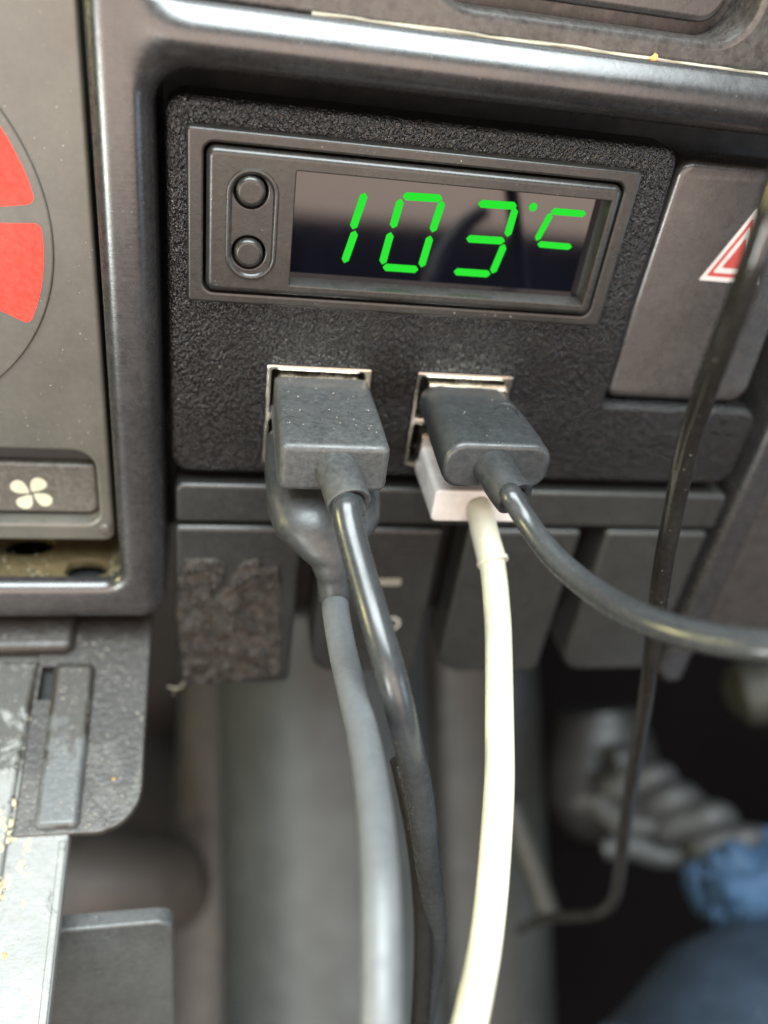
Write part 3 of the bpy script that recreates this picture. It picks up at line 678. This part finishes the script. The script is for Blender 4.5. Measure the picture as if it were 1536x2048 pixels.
# upright plate lower down
up = thing('console_bracket', (-12, 150, 38), 'upright dusty grey plate with rounded corner at the bottom left', 'bracket')
pu = 38.0
lp = rpoly([(-40, P(100, 1868, pu)[1]), (P(345, 1845, pu)[0], P(345, 1845, pu)[1] - .3), (P(350, 2048, pu)[0], P(350, 2048, pu)[1] + 30), (-40, 175)], [.5, 2.2, 1, 1], 10)
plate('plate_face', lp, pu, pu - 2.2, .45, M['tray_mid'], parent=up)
tv = P(230, 1870, pu)[1]
plate('top_lip', rpoly([(-40, lp[0][1] - 1.3), (lp[2][0] - 1.2, tv - 2.6), (lp[2][0] + .0, tv - 1.0), (-40, lp[0][1] + .2)], [.2, .6, .6, .2], 5), pu + .9, pu - 3, .45, M['tray_dirty_shaded'], parent=up)

# crusty yellow dirt on the console
bmv = []; bmf = []
def blob(mbv, mbf, c, r, fl=1.0, xf_=flat):
    i0 = len(mbv); ph = random.random() * 6
    n_ = 7
    for k in range(n_):
        a = 2 * math.pi * k / n_ + ph; rr_ = r * (.6 + .7 * random.random()); mbv.append(xf_(c[0] + rr_ * math.cos(a), c[1] + rr_ * math.sin(a), c[2] - .02))
    for k in range(n_):
        a = 2 * math.pi * k / n_ + ph + .3; rr_ = r * (.3 + .4 * random.random()); mbv.append(xf_(c[0] + rr_ * math.cos(a), c[1] + rr_ * math.sin(a), c[2] + r * fl * (.5 + .4 * random.random())))
    for k in range(n_): mbf.append((i0 + k, i0 + (k + 1) % n_, i0 + n_ + (k + 1) % n_, i0 + n_ + k))
    mbf.append(tuple(i0 + n_ + k for k in range(n_)))
for k in range(330):
    s_ = 26 + 14 * random.random(); a = -28.5 + 4.5 * random.random() + random.gauss(0, .8)
    hh_ = 1.05 if a < -26.75 else (-.1 if a > -26.3 else .6)
    if noise.noise(Vector((a * .5, s_ * .25, 2))) < -.05: continue
    blob(bmv, bmf, (a, s_, hh_), .12 + .38 * random.random() ** 2, .25, S)
make('dried_crust', bmv, bmf, M['crust'], kind='stuff', label='flaky dried yellow crust on the lower left console', cat='dirt')
# dust specks on the surfaces
bmv = []; bmf = []
for k in range(1500):                       # console
    a = random.uniform(-34, -9.8); s_ = random.uniform(1, 60)
    if s_ > 31 and a > -19: continue
    if s_ > 25 and a > -14 and (a + 15.6) ** 2 + (s_ - 25) ** 2 > 32: continue
    h = .25
    if a < -25.6 and s_ > 6: h = 1.05
    elif -23.4 < a < -17.2 and 6 < s_ < 31:
        h = 1.6
        if a < -22.3 or a > -18.3 or s_ < 7.2 or s_ > 29.8: continue
    elif s_ > 31.5: h = -.1
    if s_ < 4.6 and a < -20.5:
        h = 2.6
        if s_ > 3 or a > -22.2: continue
    if 6 < s_ < 12 and -25.4 < a < -23.2: continue
    blob(bmv, bmf, (a, s_, h), .05 + .10 * random.random() ** 3, .6, S)
for k in range(34): blob(bmv, bmf, (random.uniform(7.8, 19.4), -random.uniform(3, 19), -49.66 + .0), .05 + .07 * random.random() ** 2, .5, lambda a, s_, h: (a, -h + .0, -s_))
for k in range(12): blob(bmv, bmf, (random.uniform(28.4, 38), -random.uniform(3, 19), -48.2), .04 + .06 * random.random() ** 2, .5, lambda a, s_, h: (a, -h, -s_))
for k in range(26): blob(bmv, bmf, (random.uniform(-3, 49), random.choice([21.8, 40.2, 39.0, 23.4]), 1.62 + .0), .04 + .05 * random.random(), .5)
for k in range(40): blob(bmv, bmf, (random.uniform(-5, 53), random.uniform(42, 65), .0), .04 + .05 * random.random(), .5)
for k in range(60): blob(bmv, bmf, (random.uniform(-35, -15), random.uniform(20, 62), 1.02), .04 + .06 * random.random(), .5)
for k in range(110): blob(bmv, bmf, (random.choice([random.uniform(-35, -23.5), random.uniform(-15.2, -13.8)]), random.uniform(-5, 2.6), 0), .06 + .14 * random.random() ** 2, .5, ledge)
make('dust_specks', bmv, bmf, M['dust'], kind='stuff', label='pale dust specks scattered over the plugs, panel and console', cat='dust')
def crumb(c, r, lab, xf_=flat):
    v_ = []; f_ = []; blob(v_, f_, c, r, 1.0, xf_); make('crumb', v_, f_, M['crumb'], label=lab, cat='crumb')
crumb((P(1307, 113, 2.2)[0], 8.9, 2.3), .45, 'small orange crumb on the dusty line above the top rail')
crumb((-24.8, 45.5, -.1), .42, 'orange crumb on the bright strip at the lower left', S)
crumb((-13.4, 23.9, .25), .22, 'tiny orange crumb on the tab of the sloping console', S)
q = P(662, 568, 1.9); crumb((q[0], 38.2, 1.2), .2, 'tiny yellow crumb on the lower sill of the display')

# ---------------------------------------------------------------- out-of-focus footwell
plate('footwell_bulkhead', [(-700, 90), (900, 90), (900, 620), (-700, 620)], -260, -266, 1, M['bg_dark'], kind='structure')
plate('footwell_floor', [(-700, -270), (900, -270), (900, 500), (-700, 500)], 0, -6, 1, M['bg_dark'], xf=lambda a, b, h: (a, 600 - h, b), kind='structure')
def zb(px, py, z): return Z(px, py, z)
def bgtube(name, pts, rad, mat, **kw): return tube(name, pts, rad, mat, seg=32, **kw)
bgtube('console_column', [zb(640, 1150, 250), zb(650, 1500, 265), zb(665, 1900, 270), zb(680, 2400, 270)], [31, 33, 35, 37], M['bg_grey'], label='blurred grey vinyl column behind the hanging cords', cat='console column')
plate('footwell_back_panel', [(-260, 60), (90, 60), (90, 620), (-260, 620)], -118, -122, 1, M['bg_brown'], label='blurred brown panel at the back of the footwell', cat='panel')
bgtube('brown_side_post', [zb(470, 1100, 310), zb(465, 1560, 300), zb(455, 1800, 295), zb(450, 2500, 295)], [16, 20, 24, 26], M['bg_umber'], label='blurred brown post left of the grey column', cat='post')
bgtube('brown_door_trim', [zb(60, 1780, 260), zb(200, 1760, 262), zb(330, 1765, 275), zb(450, 1750, 300), zb(620, 1740, 320)], [15, 16, 15, 13, 12], M['bg_umber'], label='blurred brown rounded trim between the console and the column', cat='trim')
bgtube('gaiter_post', [zb(905, 1100, 275), zb(940, 1500, 285), zb(960, 2100, 290)], [24, 24, 26], M['bg_olive'], label='darker blurred post right of the grey column', cat='post')
bgtube('floor_rod', [zb(1015, 1600, 230), zb(1060, 1720, 230), zb(1098, 1830, 230)], 3.2, M['bg_beige'], label='short blurred beige rod leaning behind the cords', cat='rod')
sweep('gear_lever_gaiter', [(*zb(1190, 1420, 290), 14, 14, 2), (*zb(1200, 1500, 288), 19, 16, 2), (*zb(1205, 1580, 286), 20, 17, 2), (*zb(1220, 1650, 286), 13, 12, 2)], M['shaft'], label='dark rounded gaiter blurred behind the loose cord', cat='gaiter')
rope = thing('braided_rope', zb(1350, 1720, 250), 'out-of-focus bundle of thick grey braided rope below the switches', 'rope')
A0 = Vector(zb(1225, 1530, 262)); A1 = Vector(zb(1500, 1720, 240)); L_ = (A1 - A0)
e1 = L_.normalized(); e2 = Vector((0, -.3, 1)).cross(e1).normalized(); e3 = e1.cross(e2)
for s_ in range(3):
    pts = [A0 + L_ * (k / 16) + (e2 * math.cos(k * .62 + s_ * 2.09) + e3 * math.sin(k * .62 + s_ * 2.09)) * (5.6 + 1.6 * math.sin(k * 1.7 + s_)) for k in range(17)]
    tube('rope_strand', pts, [4.2 + 1.1 * math.sin(k * 1.3 + s_ * 2) for k in range(9)], M['rope'], seg=16, n=5, parent=rope)
tube('rope_strand', [zb(1205, 1700, 250), zb(1260, 1690, 250), zb(1330, 1715, 248), zb(1400, 1700, 246)], [3, 4.2, 3.6, 4.4], M['rope'], seg=16, parent=rope)
tube('rope_strand', [zb(1190, 1600, 258), zb(1240, 1640, 254), zb(1300, 1650, 250), zb(1370, 1640, 248), zb(1430, 1690, 246)], [4, 5, 4, 4.6, 4], M['rope'], seg=16, parent=rope)
bgtube('beige_handle', [zb(1640, 1330, 260), zb(1540, 1375, 262), zb(1480, 1385, 264), zb(1465, 1388, 264)], [11, 11, 10, 5], M['bg_beige'], label='blurred beige handle end at the right edge below the pillar', cat='handle')
# lower-right seat corner and blue cloth
A = zb(1330, 2120, 200); 
sweep('seat_corner', [(*zb(1800, 1880, 205), 8, 8, 2), (*zb(1760, 1990, 200), 30, 22, 2.2), (*zb(1700, 2130, 195), 44, 34, 2.4), (*zb(1650, 2330, 185), 52, 42, 2.4)], M['seat'], seg=64, label='rounded corner of a textured blue-grey vinyl seat at the bottom right', cat='seat')
def lumpy(o, amp, sc_):
    for v in o.data.vertices:
        q = v.co / MM * sc_; v.co += v.normal * MM * amp * (noise.noise(q) + .6 * (.5 - abs(noise.noise(q * 2.1))))
lumpy(sweep('blue_cloth', [(*zb(1395, 1770, 240), 3, 5, 2), (*zb(1430, 1770, 238), 9, 11, 2.2), (*zb(1470, 1775, 236), 13, 13, 2.4), (*zb(1540, 1780, 236), 15, 14, 2.4), (*zb(1640, 1800, 236), 16, 15, 2.4)], M['blue'], seg=64, n=14, label='crumpled blue cloth out of focus at the right edge', cat='cloth'), 5.0, .11)
for o in list(bpy.data.objects):
    if '_o' in o: del o['_o']
